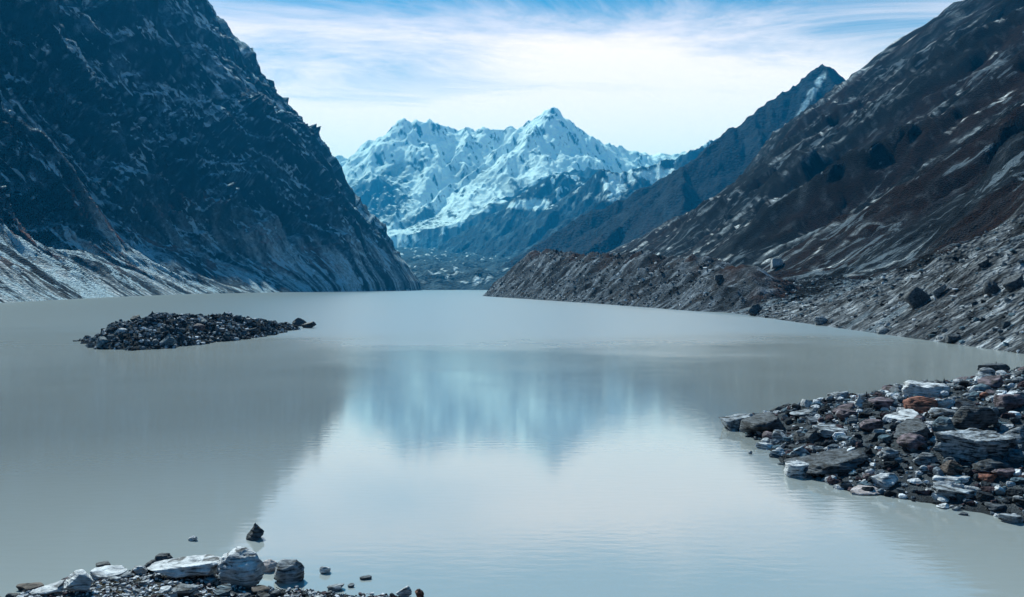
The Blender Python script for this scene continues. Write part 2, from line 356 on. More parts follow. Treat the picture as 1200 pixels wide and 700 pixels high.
# ------------------------------------------------------------------ right mountain
R_Y = [50, 127, 294, 350, 500, 900, 1600, 1750, 2000]
R_S = [72, 76, 82, 83, 88, 90, 90, 180, 520]
def right_profile(W):
    sil = [(144, 59), (224, 92), (304, 124), (400, 171), (424, 203), (448, 235), (464, 259), (488, 288), (528, 320), (576, 355), (627, 392), (672, 432), (720, 467), (784, 507), (848, 547), (1000, 660), (1250, 820), (1500, 900)]
    w = [-14, 0, 14, 44] + [a - 90 for a, b in sil]; z = [-6, 0, 9, 30] + [b for a, b in sil]
    order = np.argsort(w)
    return np.interp(W, np.array(w)[order], np.array(z)[order])
def right_height(Y, W):
    keep = 1 - 0.75 * np.exp(-((Y - 1600) / 220) ** 2)
    sh = np.interp(Y, R_Y, R_S); X = sh + W
    zc = np.interp(Y, [95, 130, 180, 220, 260, 320, 420, 600, 1000, 1600], [44, 40, 35, 28, 20, 12.5, 13, 16, 28, 40])
    zf = np.interp(Y, [95, 200, 350, 600, 1000, 1300], [32, 27, 22, 22, 36, 55]); zb = np.minimum(zc - 3, zf - 2) + 0 * Y
    Xc = 131 + 7 * fbm(Y / 60, Y * 0, 3, 119); Xf = 193 + 14 * fbm(Y / 110, Y * 0 + 2, 3, 118)
    zn = np.where(X < Xc, zc * W / (Xc - sh), np.where(X < Xc + 28, zc + (zb - zc) * (X - Xc) / 28, np.where(X < Xf, zb + (zf - zb) * (X - Xc - 28) / (Xf - Xc - 28), zf + 0.70 * (X - Xf))))
    tf = sstep(1200, 1580, Y)
    z = zn * (1 - tf) + right_profile(W) * tf
    far = sstep(85, 190, W)
    wx = Y + 55 * fbm(Y / 210, W / 210, 4, 121); ww = W + 50 * fbm(Y / 200, W / 200, 4, 122)
    sk = wx + 0.12 * ww
    big = ridged(sk / 300, ww / 800, 3, 123) * 30
    med = ridged(sk / 95, ww / 260, 5, 125, 0.55) * 14
    fine = ridged(sk / 30, ww / 55, 4, 127, 0.6) * 4.0 + ridged((ww + 0.5 * wx) / 38, (wx - ww) / 130, 4, 129, 0.55) * 3.5
    near = 1 - sstep(150, 420, W)
    z = z + far * (big * keep + med + fine) + (1 - far) * sstep(0, 30, W) * (ridged(sk / 20, ww / 60, 4, 131, 0.55) * 1.6 + fbm(Y / 30, W / 30, 3, 133) * 2.5)
    z = z + sstep(2, 12, W) * near * fbm(Y / 5.0, W / 6.0, 3, 135) * 0.7
    return np.where(W < 0, np.minimum(z, W * 0.4), z), sk, ww
def right_mountain():
    Yv = np.concatenate([np.geomspace(95, 1720, 500), np.linspace(1740, 2050, 16)])
    wv = np.concatenate([np.linspace(-12, 70, 90), np.linspace(71.5, 520, 205), np.linspace(524, 1400, 70)])
    Y, W = np.meshgrid(Yv, wv, indexing='ij')
    s = np.interp(Y, R_Y, R_S)
    Z, sk, ww = right_height(Y, W)
    X = s + W
    n = normals(X, Y, Z)
    c = np.zeros(X.shape + (3,), np.float32) + np.array((0.003, 0.005, 0.008), np.float32)
    heath = sstep(-0.12, 0.35, fbm(sk / 70, ww / 300, 5, 141))
    c = mixc(c, (0.015, 0.0062, 0.0048), heath * 0.9)
    pale = sstep(0.24, 0.42, fbm(sk / 13, ww / 170, 5, 143) + 0.25 * fbm(Y / 160, W / 160, 2, 144))
    c = mixc(c, (0.02, 0.028, 0.038), pale * 0.4)
    spk = sstep(0.50, 0.66, fbm(Y / 9 + 0.4 * W / 9, W / 14, 5, 145, 0.65) + 0.3 * fbm(Y / 70, W / 70, 3, 146) + 0.1 * pale)
    c = mixc(c, (0.12, 0.15, 0.18), spk * 0.25)
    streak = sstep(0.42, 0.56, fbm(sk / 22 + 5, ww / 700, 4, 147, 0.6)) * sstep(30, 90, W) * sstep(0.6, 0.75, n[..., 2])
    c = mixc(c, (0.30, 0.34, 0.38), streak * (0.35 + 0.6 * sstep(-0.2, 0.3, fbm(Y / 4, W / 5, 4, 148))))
    snow = sstep(0.60, 0.72, fbm(sk / 14, ww / 40, 4, 149)) * sstep(60, 120, W) * sstep(0.72, 0.82, n[..., 2])
    c = mixc(c, (0.75, 0.78, 0.82), snow)
    # pale rubble apron along the water
    ap = (1 - sstep(0.75, 1.25, W / (np.interp(Y, [95, 150, 220, 300, 450], [60, 52, 40, 18, 22]) * (1 + 0.5 * fbm(Y / 25, W / 25, 3, 151)))))
    ap = ap * (1 - 0.35 * sstep(0.1, 0.5, fbm(Y / 12, W / 30, 3, 153)))
    g = 0.5 + 0.35 * fbm(sk / 3.4, ww / 12, 4, 155) + 0.35 * fbm(X / 2.4, Y / 3.2, 4, 156)
    g = np.clip(g, 0, 1.2)
    apc = np.stack([0.01 + 0.50 * g ** 2.2, 0.014 + 0.53 * g ** 2.2, 0.02 + 0.58 * g ** 2.2], -1)
    c = c + (apc - c) * ap[..., None]
    terrain('right_mountain', X, Y, Z, c, M['rightmt'], 'dark rock and rusty heath mountainside rising right of the lake')
right_mountain()

# lateral moraine in front of it
MO_Y = [300, 350, 400, 500, 714, 900, 1000, 1090]
MO_S = [81, 74, 66, 50, 6, -31, -28, 20]
def mor_height(Y, W):
    wc = np.interp(Y, [300, 350, 450, 600, 750, 900, 1000, 1090], [14, 24, 40, 42, 46, 50, 48, 26])
    zc = np.interp(Y, [300, 350, 450, 600, 750, 900, 1000, 1090], [8, 14, 24, 32, 39, 46, 45, 16])
    z = np.where(W < wc, zc * np.clip(W / wc, -1, 1) ** 1.0, zc - (W - wc) * 0.33)
    z = z - 9 * (1 - sstep(312, 350, Y))
    e = sstep(0, 10, W)
    z = z + e * (ridged(Y / 26 + 0.04 * W, W / 60, 4, 161, 0.55) * 4.2 + fbm(Y / 60, W / 60, 3, 163) * 3.2 * sstep(10, 40, W) + fbm(Y / 6, W / 8, 4, 165, 0.6) * 1.3)
    return np.where(W < 0, np.minimum(z, W * 0.4), z), wc
def moraine():
    Yv = np.geomspace(305, 1090, 520); wv = np.linspace(-8, 130, 130)
    Y, W = np.meshgrid(Yv, wv, indexing='ij')
    s = np.interp(Y, MO_Y, MO_S); Z, wc = mor_height(Y, W); X = s + W
    g = np.clip(0.5 + 0.5 * fbm(Y / 5 + 0.02 * W, W / 22, 5, 171), 0, 1.4)
    c = np.stack([0.006 + 0.30 * g ** 2.2, 0.009 + 0.345 * g ** 2.2, 0.013 + 0.41 * g ** 2.2], -1).astype(np.float32)
    top = sstep(-12, 2, W - wc + 5 * fbm(Y / 18, W / 18, 3, 173)) * sstep(-0.3, 0.2, fbm(Y / 30, W / 30, 3, 175))
    c = mixc(c, (0.05, 0.02, 0.014), top * 0.8)
    dk = sstep(0.25, 0.55, fbm(Y / 22, W / 16, 4, 177)); c = mixc(c, (0.035, 0.035, 0.04), dk * 0.8)
    terrain('moraine', X, Y, Z, c, M['moraine'], 'grey rubble moraine ridge with rusty crest along the right shore')
moraine()

def rear_light_block():  # unseen, added to keep low sky light off faces turned to the camera
    X, Y = np.meshgrid(np.linspace(-3000, 3000, 140), np.linspace(-3800, 420, 100), indexing='ij')
    L = -310 - 0.08 * np.minimum(Y, 0); Rr = 200 - 0.1 * np.minimum(Y, 0)
    side = np.maximum(L - X, X - Rr - 0.5 * np.maximum(Y, 0))
    Z = np.where(side > 0, side * 0.85, side * 0.1)
    Z = np.maximum(Z, (-700 - Y) * 0.55 + 90 * fbm(X / 500, Y / 500, 3, 405))
    Z = 1150 * (1 - np.exp(-np.maximum(Z, 0) / 1150)) + np.minimum(Z, 0)
    Z = Z + sstep(20, 200, Z) * ridged(X / 420, Y / 420, 5, 401, 0.55) * 70
    Z = np.where((Y > 330) & (X < 0), -3.5, Z); Z = np.where((X > 0) & (Y > 40), np.minimum(Z, (X - 330) * 0.5), Z)
    g = 0.5 + 0.5 * fbm(X / 90, Y / 90, 5, 403)
    c = np.stack([0.015 + 0.05 * g, 0.022 + 0.06 * g, 0.03 + 0.07 * g], -1).astype(np.float32)
    terrain('rear_light_block', X, Y, Z, c, M['rightmt'], 'unseen valley sides and closing ridge added to block sky light behind the viewpoint')
rear_light_block()

# ------------------------------------------------------------------ ridge-skeleton mountains
def tents(X, Y, ridges, back=None):
    H = np.full(X.shape, -1e9, np.float32)
    for pts, k, curve, *kb in ridges:
        p = np.array([P(*q) for q in pts])
        for a, b in zip(p[:-1], p[1:]):
            d = b[:2] - a[:2]; L2 = d @ d
            t = np.clip(((X - a[0]) * d[0] + (Y - a[1]) * d[1]) / L2, 0, 1)
            dist = np.hypot(X - (a[0] + t * d[0]), Y - (a[1] + t * d[1]))
            z = a[2] + t * (b[2] - a[2])
            if kb and abs(kb[0] - k) > 0.01:
                sd = np.clip((Y - a[1] - t * d[1]) / 60, 0, 1) * (1 - sstep(60, 420, dist)) * (p[0][1] - 250 > Y)
                k_ = k + (kb[0] - k) * sd
            else: k_ = k
            H = np.maximum(H, z - k_ * dist * (1 - 0.30 * np.clip(dist / curve, 0, 1)))
    return H
def snow_mountain():
    xs = np.linspace(-2300, 2400, 570); ys = np.concatenate([np.linspace(6250, 8600, 310), np.linspace(8640, 9900, 18)])
    X, Y = np.meshgrid(xs, ys, indexing='ij')
    wxx = X + 45 * fbm(X / 420, Y / 420, 3, 201); wyy = Y + 70 * fbm(X / 420 + 9, Y / 420, 4, 203)
    crest = [(150, 190, 9000), (300, 215, 8700), (360, 205, 8600), (385, 188, 8550), (400, 179, 8500), (410, 184, 8500), (425, 172, 8500), (440, 163, 8500), (452, 157, 8450), (462, 148, 8400),
             (473, 139, 8400), (482, 143, 8400), (505, 143, 8400), (522, 146, 8450), (535, 150, 8450), (547, 146, 8450), (560, 153, 8450), (575, 149, 8400), (592, 153, 8350), (610, 148, 8300),
             (628, 140, 8250), (640, 133, 8200), (648, 127, 8200), (658, 136, 8200), (670, 147, 8250), (684, 157, 8300), (700, 167, 8350), (715, 171, 8400), (735, 176, 8450),
             (752, 177, 8500), (775, 181, 8550), (790, 180, 8550), (799, 176, 8550), (806, 181, 8600), (830, 195, 8700), (900, 200, 8900), (1000, 215, 9200)]
    spurs = [
        ([(473, 139, 8400), (490, 160, 8150), (508, 178, 7900), (515, 198, 7700), (507, 218, 7500), (495, 235, 7350)], 0.95),
        ([(547, 146, 8450), (548, 165, 8150), (538, 185, 7900), (520, 200, 7700), (505, 212, 7600)], 1.05),
        ([(648, 129, 8200), (632, 152, 7950), (612, 172, 7700), (598, 185, 7550), (580, 205, 7350), (562, 225, 7150), (545, 240, 7000), (520, 262, 6850), (505, 275, 6750)], 0.85),
        ([(648, 129, 8200), (655, 160, 7900), (662, 190, 7600), (668, 215, 7350)], 1.0),
        ([(610, 148, 8300), (590, 170, 8000), (570, 190, 7800), (550, 205, 7600), (535, 222, 7450)], 1.0),
        ([(700, 167, 8350), (695, 190, 8000), (690, 215, 7700)], 1.0),
        ([(752, 177, 8500), (745, 195, 8200), (735, 215, 7900)], 1.0),
        ([(440, 163, 8500), (430, 185, 8150), (415, 205, 7900), (400, 230, 7600)], 1.0),
        ([(445, 205, 7500), (440, 209, 7450), (428, 224, 7300), (410, 245, 7150)], 1.15),
        ([(440, 209, 7450), (456, 226, 7300), (468, 240, 7200), (478, 262, 7000)], 1.15),
        ([(440, 209, 7450), (437, 238, 7150), (440, 262, 6950)], 1.0),
        ([(530, 215, 7500), (515, 226, 7300), (498, 240, 7100), (480, 262, 6900), (465, 285, 6700)], 1.2),
    ]
    H = tents(wxx, wyy, [(crest, 0.98, 3500), ([(440, 298, 6560), (465, 292, 6600), (500, 282, 6650), (530, 264, 6750), (560, 246, 6850), (590, 229, 6950), (620, 215, 7050), (648, 205, 7150), (700, 200, 7200)], 1.0, 2500, 0.45)] + [(s, k, 1800, k * (0.62 if i in (0, 2, 4) else 1)) for i, (s, k) in enumerate(spurs)])
    base = 230 + (Y - 6250) * 0.14
    H = np.maximum(H, base + 30 * fbm(X / 300, Y / 300, 4, 205))
    up = sstep(0, 260, H - base)
    gx = X + 0.25 * Y + 60 * fbm(X / 300, Y / 500, 3, 207)
    H = H + (1 - up) * (ridged((X + Y) / 70, (X - Y) / 130, 4, 209) * 12)
    H = H + up * (ridged(gx / 260, Y / 900, 4, 211, 0.45) * 40 + ridged((X - 0.5 * Y) / 120, Y / 420, 3, 213, 0.5) * 9 + ridged((X + 0.8 * Y) / 60, Y / 150, 4, 215, 0.5) * 6 + fbm(X / 40, Y / 40, 3, 217) * 3)
    H = np.minimum(H, 150 + (Y - 6250) * 0.95 + 25 * fbm(X / 90, X * 0, 3, 219))
    n = normals(X, Y, H)
    snow = np.zeros(X.shape + (3,), np.float32) + np.array((0.82, 0.89, 0.95), np.float32)
    st = 1 - n[..., 2]
    rk = sstep(0.42, 0.55, st + 0.26 * fbm((X + 0.5 * Y) / 60, (Y - 0.5 * X) / 260, 5, 221, 0.6) - 0.05 + 0.14 * sstep(900, 350, H))  # steep bare rock; its ribs also put shade into the colour
    # bare pyramid and the lower buttresses
    px = 600 + 1000 * X / Y; py = HOR - 1000 * (H - CAM_H) / Y
    def blob(cx, cy, rx, ry):   # outcrops given by where they stand on the mountain (angles from the valley)
        return 1 - sstep(0.6, 1.15, np.sqrt(((px - cx) / rx) ** 2 + ((py - cy) / ry) ** 2) + 0.3 * fbm(X / 120, Y / 120, 3, 223))
    b = blob(440, 234, 40, 29) * 1.3 + blob(497, 262, 26, 20) * 0.9 + blob(466, 205, 20, 16) * 0.55 + blob(556, 205, 30, 12) * 0.35 + blob(600, 215, 22, 12) * 0.3
    rk = np.clip(rk + b * sstep(0.08, 0.2, st), 0, 1)
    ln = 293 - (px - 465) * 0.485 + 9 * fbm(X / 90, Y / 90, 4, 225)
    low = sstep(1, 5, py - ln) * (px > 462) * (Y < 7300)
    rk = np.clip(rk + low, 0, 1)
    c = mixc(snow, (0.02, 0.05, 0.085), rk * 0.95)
    fl = (1 - sstep(15, 80, H - base)) * sstep(-0.5, 0.2, fbm(X / 80, Y / 160, 4, 229)); c = mixc(c, (0.05, 0.10, 0.13), fl * 0.9)
    gb = blob(505, 288, 46, 9) * sstep(-0.25, 0.15, fbm((X + Y) / 60, (X - Y) / 30, 4, 228)); c = mixc(c, (0.16, 0.26, 0.33), np.clip(gb, 0, 1) * 0.75)
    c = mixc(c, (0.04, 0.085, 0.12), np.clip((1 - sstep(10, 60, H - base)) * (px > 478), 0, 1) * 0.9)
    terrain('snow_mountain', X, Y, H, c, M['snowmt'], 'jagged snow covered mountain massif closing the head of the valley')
snow_mountain()

def mid_ridges():
    xs = np.linspace(-500, 1900, 390); ys = np.linspace(3550, 6700, 260)
    X, Y = np.meshgrid(xs, ys, indexing='ij')
    wxx = X + 30 * fbm(X / 260, Y / 260, 4, 231); wyy = Y + 40 * fbm(X / 260 + 9, Y / 260, 4, 233)
    c1 = [(950, 140, 6000), (860, 155, 5800), (804, 178, 5500), (785, 188, 5450), (760, 196, 5400), (737, 199, 5350), (720, 202, 5300), (706, 198, 5250), (694, 210, 5200), (682, 220, 5150), (651, 247, 4950), (631, 268, 4800), (605, 296, 4650), (575, 322, 4500)]
    c2 = [(760, 205, 6400), (700, 212, 6200), (676, 205, 6100), (655, 205, 6050), (634, 211, 6000), (615, 228, 5900), (598, 246, 5800), (576, 262, 5700), (548, 285, 5500), (520, 303, 5300)]
    c3 = [(860, 185, 4700), (760, 222, 4500), (751, 226, 4450), (703, 238, 4300), (679, 248, 4250), (655, 268, 4100), (634, 288, 4000), (610, 310, 3850), (592, 326, 3700)]
    s1 = [(706, 198, 5250), (715, 225, 4950), (705, 255, 4700)]
    H = tents(wxx, wyy, [(c1, 0.8, 1500), (c2, 0.8, 1500), (c3, 0.75, 1500), (s1, 0.9, 1000)])
    H = H + sstep(20, 200, H) * (ridged((X - 0.4 * Y) / 120, Y / 420, 5, 241, 0.55) * 22 + fbm(X / 30, Y / 30, 3, 243) * 4)
    n = normals(X, Y, H)
    c = np.zeros(X.shape + (3,), np.float32) + np.array((0.014, 0.030, 0.048), np.float32)
    c = mixc(c, (0.045, 0.085, 0.12), sstep(0.1, 0.6, fbm(X / 90, Y / 200, 5, 245)))
    px = 600 + 1000 * X / Y; py = HOR - 1000 * (H - CAM_H) / Y
    def blob(cx, cy, rx, ry, s):
        return 1 - sstep(0.7, 1.1, np.sqrt(((px - cx) / rx) ** 2 + ((py - cy) / ry) ** 2) + 0.45 * fbm(X / 60, Y / 60, 4, s))
    sn = sstep(0.35, 0.5, fbm(X / 70, Y / 110, 5, 247) + 0.4 * (n[..., 2] - 0.8)) * sstep(380, 800, H) + blob(720, 218, 14, 16, 1) + blob(620, 240, 26, 7, 2) + blob(770, 205, 26, 8, 3)
    c = mixc(c, (0.74, 0.84, 0.9), np.clip(sn, 0, 1))
    terrain('middle_ridges', X, Y, H, c, M['midmt'], 'dark blue ridges with snow patches below the snow mountain')
mid_ridges()

def right_peak():
    xs = np.linspace(-60, 1900, 330); ys = np.linspace(2330, 4200, 190)
    X, Y = np.meshgrid(xs, ys, indexing='ij')
    wxx = X + 10 * fbm(X / 90, Y / 90, 4, 251); wyy = Y + 20 * fbm(X / 160 + 9, Y / 160, 4, 253)
    cr = [(1200, 120, 3500), (1080, 112, 3350), (1020, 112, 3250), (998, 103, 3220), (990, 97, 3210), (985, 97, 3205), (979, 90, 3200), (972, 80, 3200), (963, 74, 3200), (957, 77, 3190), (947, 87, 3180), (935, 96, 3170), (922, 106, 3150), (910, 114, 3140), (895, 125, 3120),
          (880, 134, 3100), (862, 149, 3080), (852, 151, 3070), (836, 164, 3050), (815, 182, 3020), (800, 195, 3000), (780, 214, 2970), (760, 234, 2930), (735, 258, 2880), (700, 285, 2820), (672, 306, 2760), (655, 322, 2720)]
    sp = [([(963, 74, 3200), (985, 120, 2950), (1000, 160, 2750)], 0.9), ([(880, 134, 3100), (900, 190, 2800)], 0.9), ([(800, 195, 3000), (800, 240, 2700)], 0.8)]
    H = tents(wxx, wyy, [(cr, 1.0, 1500)] + [(s, k, 900) for s, k in sp])
    H = H + sstep(15, 120, H) * (ridged((X - 0.3 * Y) / 75, Y / 260, 5, 261, 0.55) * 11 + fbm(X / 14, Y / 14, 3, 263) * 2.2)
    n = normals(X, Y, H)
    c = np.zeros(X.shape + (3,), np.float32) + np.array((0.005, 0.010, 0.018), np.float32)
    c = mixc(c, (0.022, 0.035, 0.05), sstep(0.25, 0.6, fbm(X / 40, Y / 120, 5, 265)) * 0.45)
    c = mixc(c, (0.022, 0.013, 0.013), sstep(0.1, 0.4, fbm(X / 80, Y / 160, 4, 267)) * (1 - sstep(120, 300, H)) * 0.7)
    px = 600 + 1000 * X / Y; py = HOR - 1000 * (H - CAM_H) / Y
    tt = np.abs(px - (966 - (py - 85) * 0.62)) / 4.5 + 0.8 * fbm(X / 25, Y / 25, 4, 269)
    sn = (1 - sstep(0.3, 1.1, tt)) * sstep(84, 92, py) * (1 - sstep(128, 142, py))
    c = mixc(c, (0.45, 0.6, 0.7), np.clip(sn, 0, 1) * 0.8)
    terrain('right_peak', X, Y, H, c, M['midmt'], 'pointed dark blue peak with a thin snow couloir behind the right slope')
right_peak()

def valley_floor():
    xs = np.linspace(-1300, 1500, 300); ys = np.geomspace(2300, 6600, 230)
    X, Y = np.meshgrid(xs, ys, indexing='ij')
    shore = 2480 + 60 * fbm(X / 160, X * 0, 3, 271) + np.abs(X + 180) * -0.15
    e = Y - shore
    H = np.where(e > 0, 0.068 * e + 5 * sstep(0, 25, e), e * 0.1)
    H = H + sstep(0, 120, e) * (ridged(X / 210, Y / 170, 5, 273, 0.55) * 26 + 12) + sstep(10, 60, e) * fbm(X / 25, Y / 25, 3, 275) * 3
    H = H + 26 * np.exp(-((X + 75) / 70) ** 2 - ((Y - 2640) / 70) ** 2)
    g = 0.5 + 0.5 * fbm(X / 50, Y / 80, 5, 277)
    c = np.stack([0.008 + 0.05 * g, 0.018 + 0.085 * g, 0.028 + 0.11 * g], -1).astype(np.float32)
    sn = sstep(0.55, 0.68, fbm(X / 45, Y / 90, 4, 279)); c = mixc(c, (0.7, 0.78, 0.84), sn * 0.8)
    terrain('valley_floor', X, Y, H, c, M['midmt'], 'rubble covered glacier snout and hummocks beyond the far shore')
valley_floor()

# ------------------------------------------------------------------ near shores (polygons in plan, metres)
def poly_dist(X, Y, poly):
    p = np.array(poly, float); d = np.full(X.shape, 1e9); ins = np.zeros(X.shape, bool)
    for a, b in zip(p, np.roll(p, -1, 0)):
        e = b - a; t = np.clip(((X - a[0]) * e[0] + (Y - a[1]) * e[1]) / (e @ e), 0, 1)
        d = np.minimum(d, np.hypot(X - a[0] - t * e[0], Y - a[1] - t * e[1]))
        if a[1] != b[1]:
            c = ((a[1] > Y) != (b[1] > Y)) & (X < (b[0] - a[0]) * (Y - a[1]) / (b[1] - a[1]) + a[0])
            ins ^= c
    return np.where(ins, d, -d)
SPIT = [(15.3, 61.5), (16.0, 58.8), (15.9, 51.8), (15.2, 46.6), (16.7, 41.9), (17.6, 41.1), (19.4, 39.0), (21.0, 37.6), (21.8, 36.0), (23.5, 33), (30, 27), (60, 10), (150, -20), (150, 120), (90, 118), (62, 102), (45, 86), (33, 76), (25, 70)]
ISLE = [(-73, 147), (-67, 137.5), (-60, 134), (-55.5, 139.5), (-53, 152), (-50.5, 167), (-50, 185), (-50.5, 199), (-53, 206), (-59, 198), (-66, 184), (-75, 170), (-79, 157)]
def spit_z(X, Y):
    d = poly_dist(X, Y, SPIT) + 0.5 * fbm(X / 3, Y / 3, 3, 301)
    return np.where(d > 0, 5.1 * (1 - np.exp(-d * 0.070)) + 0.30 * fbm(X / 3.5, Y / 3.5, 3, 303) * sstep(0, 3, d), d * 0.22)
def isle_z(X, Y):
    d = poly_dist(X, Y, ISLE) + 1.6 * fbm(X / 6, Y / 6, 3, 311)
    return np.where(d > 0, 6.4 * (1 - np.exp(-d * 0.105)) * np.interp(Y, [150, 168, 205], [1, 0.95, 0.55]) + 1.1 * fbm(X / 6, Y / 6, 3, 313) * sstep(0, 4, d), d * 0.3)
def bank_z(X, Y):
    s = np.interp(X, [-60, -30, -18, -15.9, -14.5, -13.2, -11.8, -10.4, -9.4, -8.5, -6.8, -4.7, -2.7, 0, 12, 20, 40], [20, 24, 26.6, 27.4, 29.0, 29.9, 30.0, 29.6, 28.9, 28.3, 28.1, 27.5, 27.0, 25.5, 23, 24, 26])
    e = s - Y + 0.35 * fbm(X / 1.6, Y / 1.6, 3, 321)
    z = np.where(e > 0, 0.16 * e, e * 0.22)
    z = np.where(e > 7, 1.12 + (e - 7) * 0.27, z)
    return np.minimum(z, 7.2 + 0.4 * fbm(X / 9, Y / 9, 3, 5)) + np.where(e > 0, 0.06, 0) * fbm(X / .8, Y / .8, 2, 323)
def shore_sheet(name, fn, x0, x1, y0, y1, nx, ny, colf, label):
    X, Y = np.meshgrid(np.linspace(x0, x1, nx), np.linspace(y0, y1, ny), indexing='ij')
    Z = fn(X, Y); terrain(name, X, Y, Z, colf(X, Y, Z).astype(np.float32), M['shore'], label)
def gravel_col(X, Y, Z):
    g = 0.5 + 0.5 * fbm(X / .7, Y / .7, 4, 331); wet = sstep(0.25, 0.0, Z)
    c = np.stack([0.03 + .09 * g, .035 + .10 * g, .042 + .11 * g], -1) * (1 - 0.55 * wet)[..., None]
    return c
def bank_col(X, Y, Z):
    c = gravel_col(X, Y, Z); v = sstep(-0.1, 0.3, fbm(X / 1.5, Y / 1.0, 4, 333) + 0.15 * sstep(-9, -12, X)) * sstep(0.05, 0.2, Z)
    return mixc(c, (0.060, 0.045, 0.022), v * 0.85)
shore_sheet('right_spit', spit_z, 12, 110, 26, 122, 160, 160, gravel_col, 'low rubble spit running out from the right into the lake')
shore_sheet('island_ground', isle_z, -84, -46, 128, 212, 90, 150, lambda X, Y, Z: gravel_col(X, Y, Z) * 0.6, 'low rubble bed of the stony islet in the lake')
shore_sheet('near_shore', bank_z, -60, 45, -50, 33, 190, 170, bank_col, 'gravel bank with dry moss at the near left edge of the lake')

def ray_ground(px, py, fn, d0, d1):
    D = np.linspace(d0, d1, 1500); X = (px - 600) / F * D
    gap = (CAM_H + (HOR - py) / F * D) - np.maximum(fn(X, D), 0.0)
    i = int(np.argmax(gap <= 0)) if (gap <= 0).any() else len(D) - 1
    return float(X[i]), float(D[i]), float(max(fn(X[i:i + 1], D[i:i + 1])[0], 0.0))

# ------------------------------------------------------------------ rocks
_ico = {}
def ico(sub):
    if sub not in _ico:
        b = bmesh.new(); bmesh.ops.create_icosphere(b, subdivisions=sub, radius=1)
        _ico[sub] = (np.array([v.co[:] for v in b.verts]), np.array([[v.index for v in f.verts] for f in b.faces])); b.free()
    return _ico[sub]
def rock_verts(rng, sub, shape='block', cuts=None, rough=0.05):
    V, Fc = ico(sub); V = V.copy()
    k = cuts or {'block': 11, 'slab': 12, 'wedge': 9, 'round': 20, 'spike': 8}[shape]
    for i in range(k):
        n = rng.normal(size=3); n /= np.linalg.norm(n); d = rng.uniform(0.5, 0.82) if shape != 'round' else rng.uniform(0.78, 0.93)
        t = V @ n - d; V -= np.where(t > 0, t, 0)[:, None] * n
    if shape == 'slab':
        for s in (1, -1):
            n = np.array([rng.normal() * .08, rng.normal() * .08, s]); n /= np.linalg.norm(n)
            t = V @ n - rng.uniform(0.3, 0.42); V -= np.where(t > 0, t, 0)[:, None] * n
    if shape == 'wedge':
        n = np.array([-0.45, rng.normal() * .2, 0.85]); n /= np.linalg.norm(n)
        t = V @ n - 0.22; V -= np.where(t > 0, t, 0)[:, None] * n
    if shape == 'spike':
        s = 1 - 0.9 * np.clip((V[:, 2] + 0.55), 0, 1.3) / 1.3; V[:, 0] *= s; V[:, 1] *= s
    if sub >= 3:
        o = rng.uniform(0, 50); amp = rough
        q = fbm(V[:, 0] * 1.7 + o + V[:, 2] * .9, V[:, 1] * 1.7 - o + V[:, 2] * 1.3, 4, int(o * 7))
        l = np.linalg.norm(V, axis=1, keepdims=True) + 1e-6
        q2 = ridged(V[:, 0] * 4.1 - o, V[:, 1] * 4.1 + V[:, 2] * 3.3 + o, 3, int(o * 3))
        V += V / l * (q * amp * 1.5 + q2 * amp * 0.55)[:, None]
        if shape in ('slab', 'layer') and sub >= 4:      # stepped bedding edges
            zq = np.floor(V[:, 2] * 9 + 0.5 * perlin(V[:, 0] * 2, V[:, 1] * 2, 3)); r = (np.sin(zq * 12.9898 + o) * 43758.5) % 1
            V[:, :2] *= (1 + (r - .5) * 0.09)[:, None]
    mn, mx = V.min(0), V.max(0)
    return (V - (mn + mx) / 2) / ((mx - mn) / 2), Fc      # fits the unit box
ROCKS = []
def add_rock(name, label, cat, group, x, y, z, sx, sy, sz, mat, shape='block', sub=3, rot=0.0, tilt=(0, 0), seed=1, sink=0.22, rough=0.05):
    rng = np.random.default_rng(seed)
    V, Fc = rock_verts(rng, sub, shape, rough=rough)
    V = V * np.array([sx / 2, sy / 2, sz / 2])
    ca, sa = math.cos(tilt[0]), math.sin(tilt[0]); cb, sb = math.cos(tilt[1]), math.sin(tilt[1])
    Rx = np.array([[1, 0, 0], [0, ca, -sa], [0, sa, ca]]); Ry = np.array([[cb, 0, sb], [0, 1, 0], [-sb, 0, cb]])
    V = V @ Rx.T @ Ry.T
    V[:, 2] -= V[:, 2].min() + sink * sz
    o = link(name, mesh_np(name, V, Fc, None, sub >= 4, M[mat])); o.location = (x, y, z); o.rotation_euler = (0, 0, rot)
    tag(o, label, cat, group)
    ROCKS.append((x, y, max(sx, sy), o))
    return o
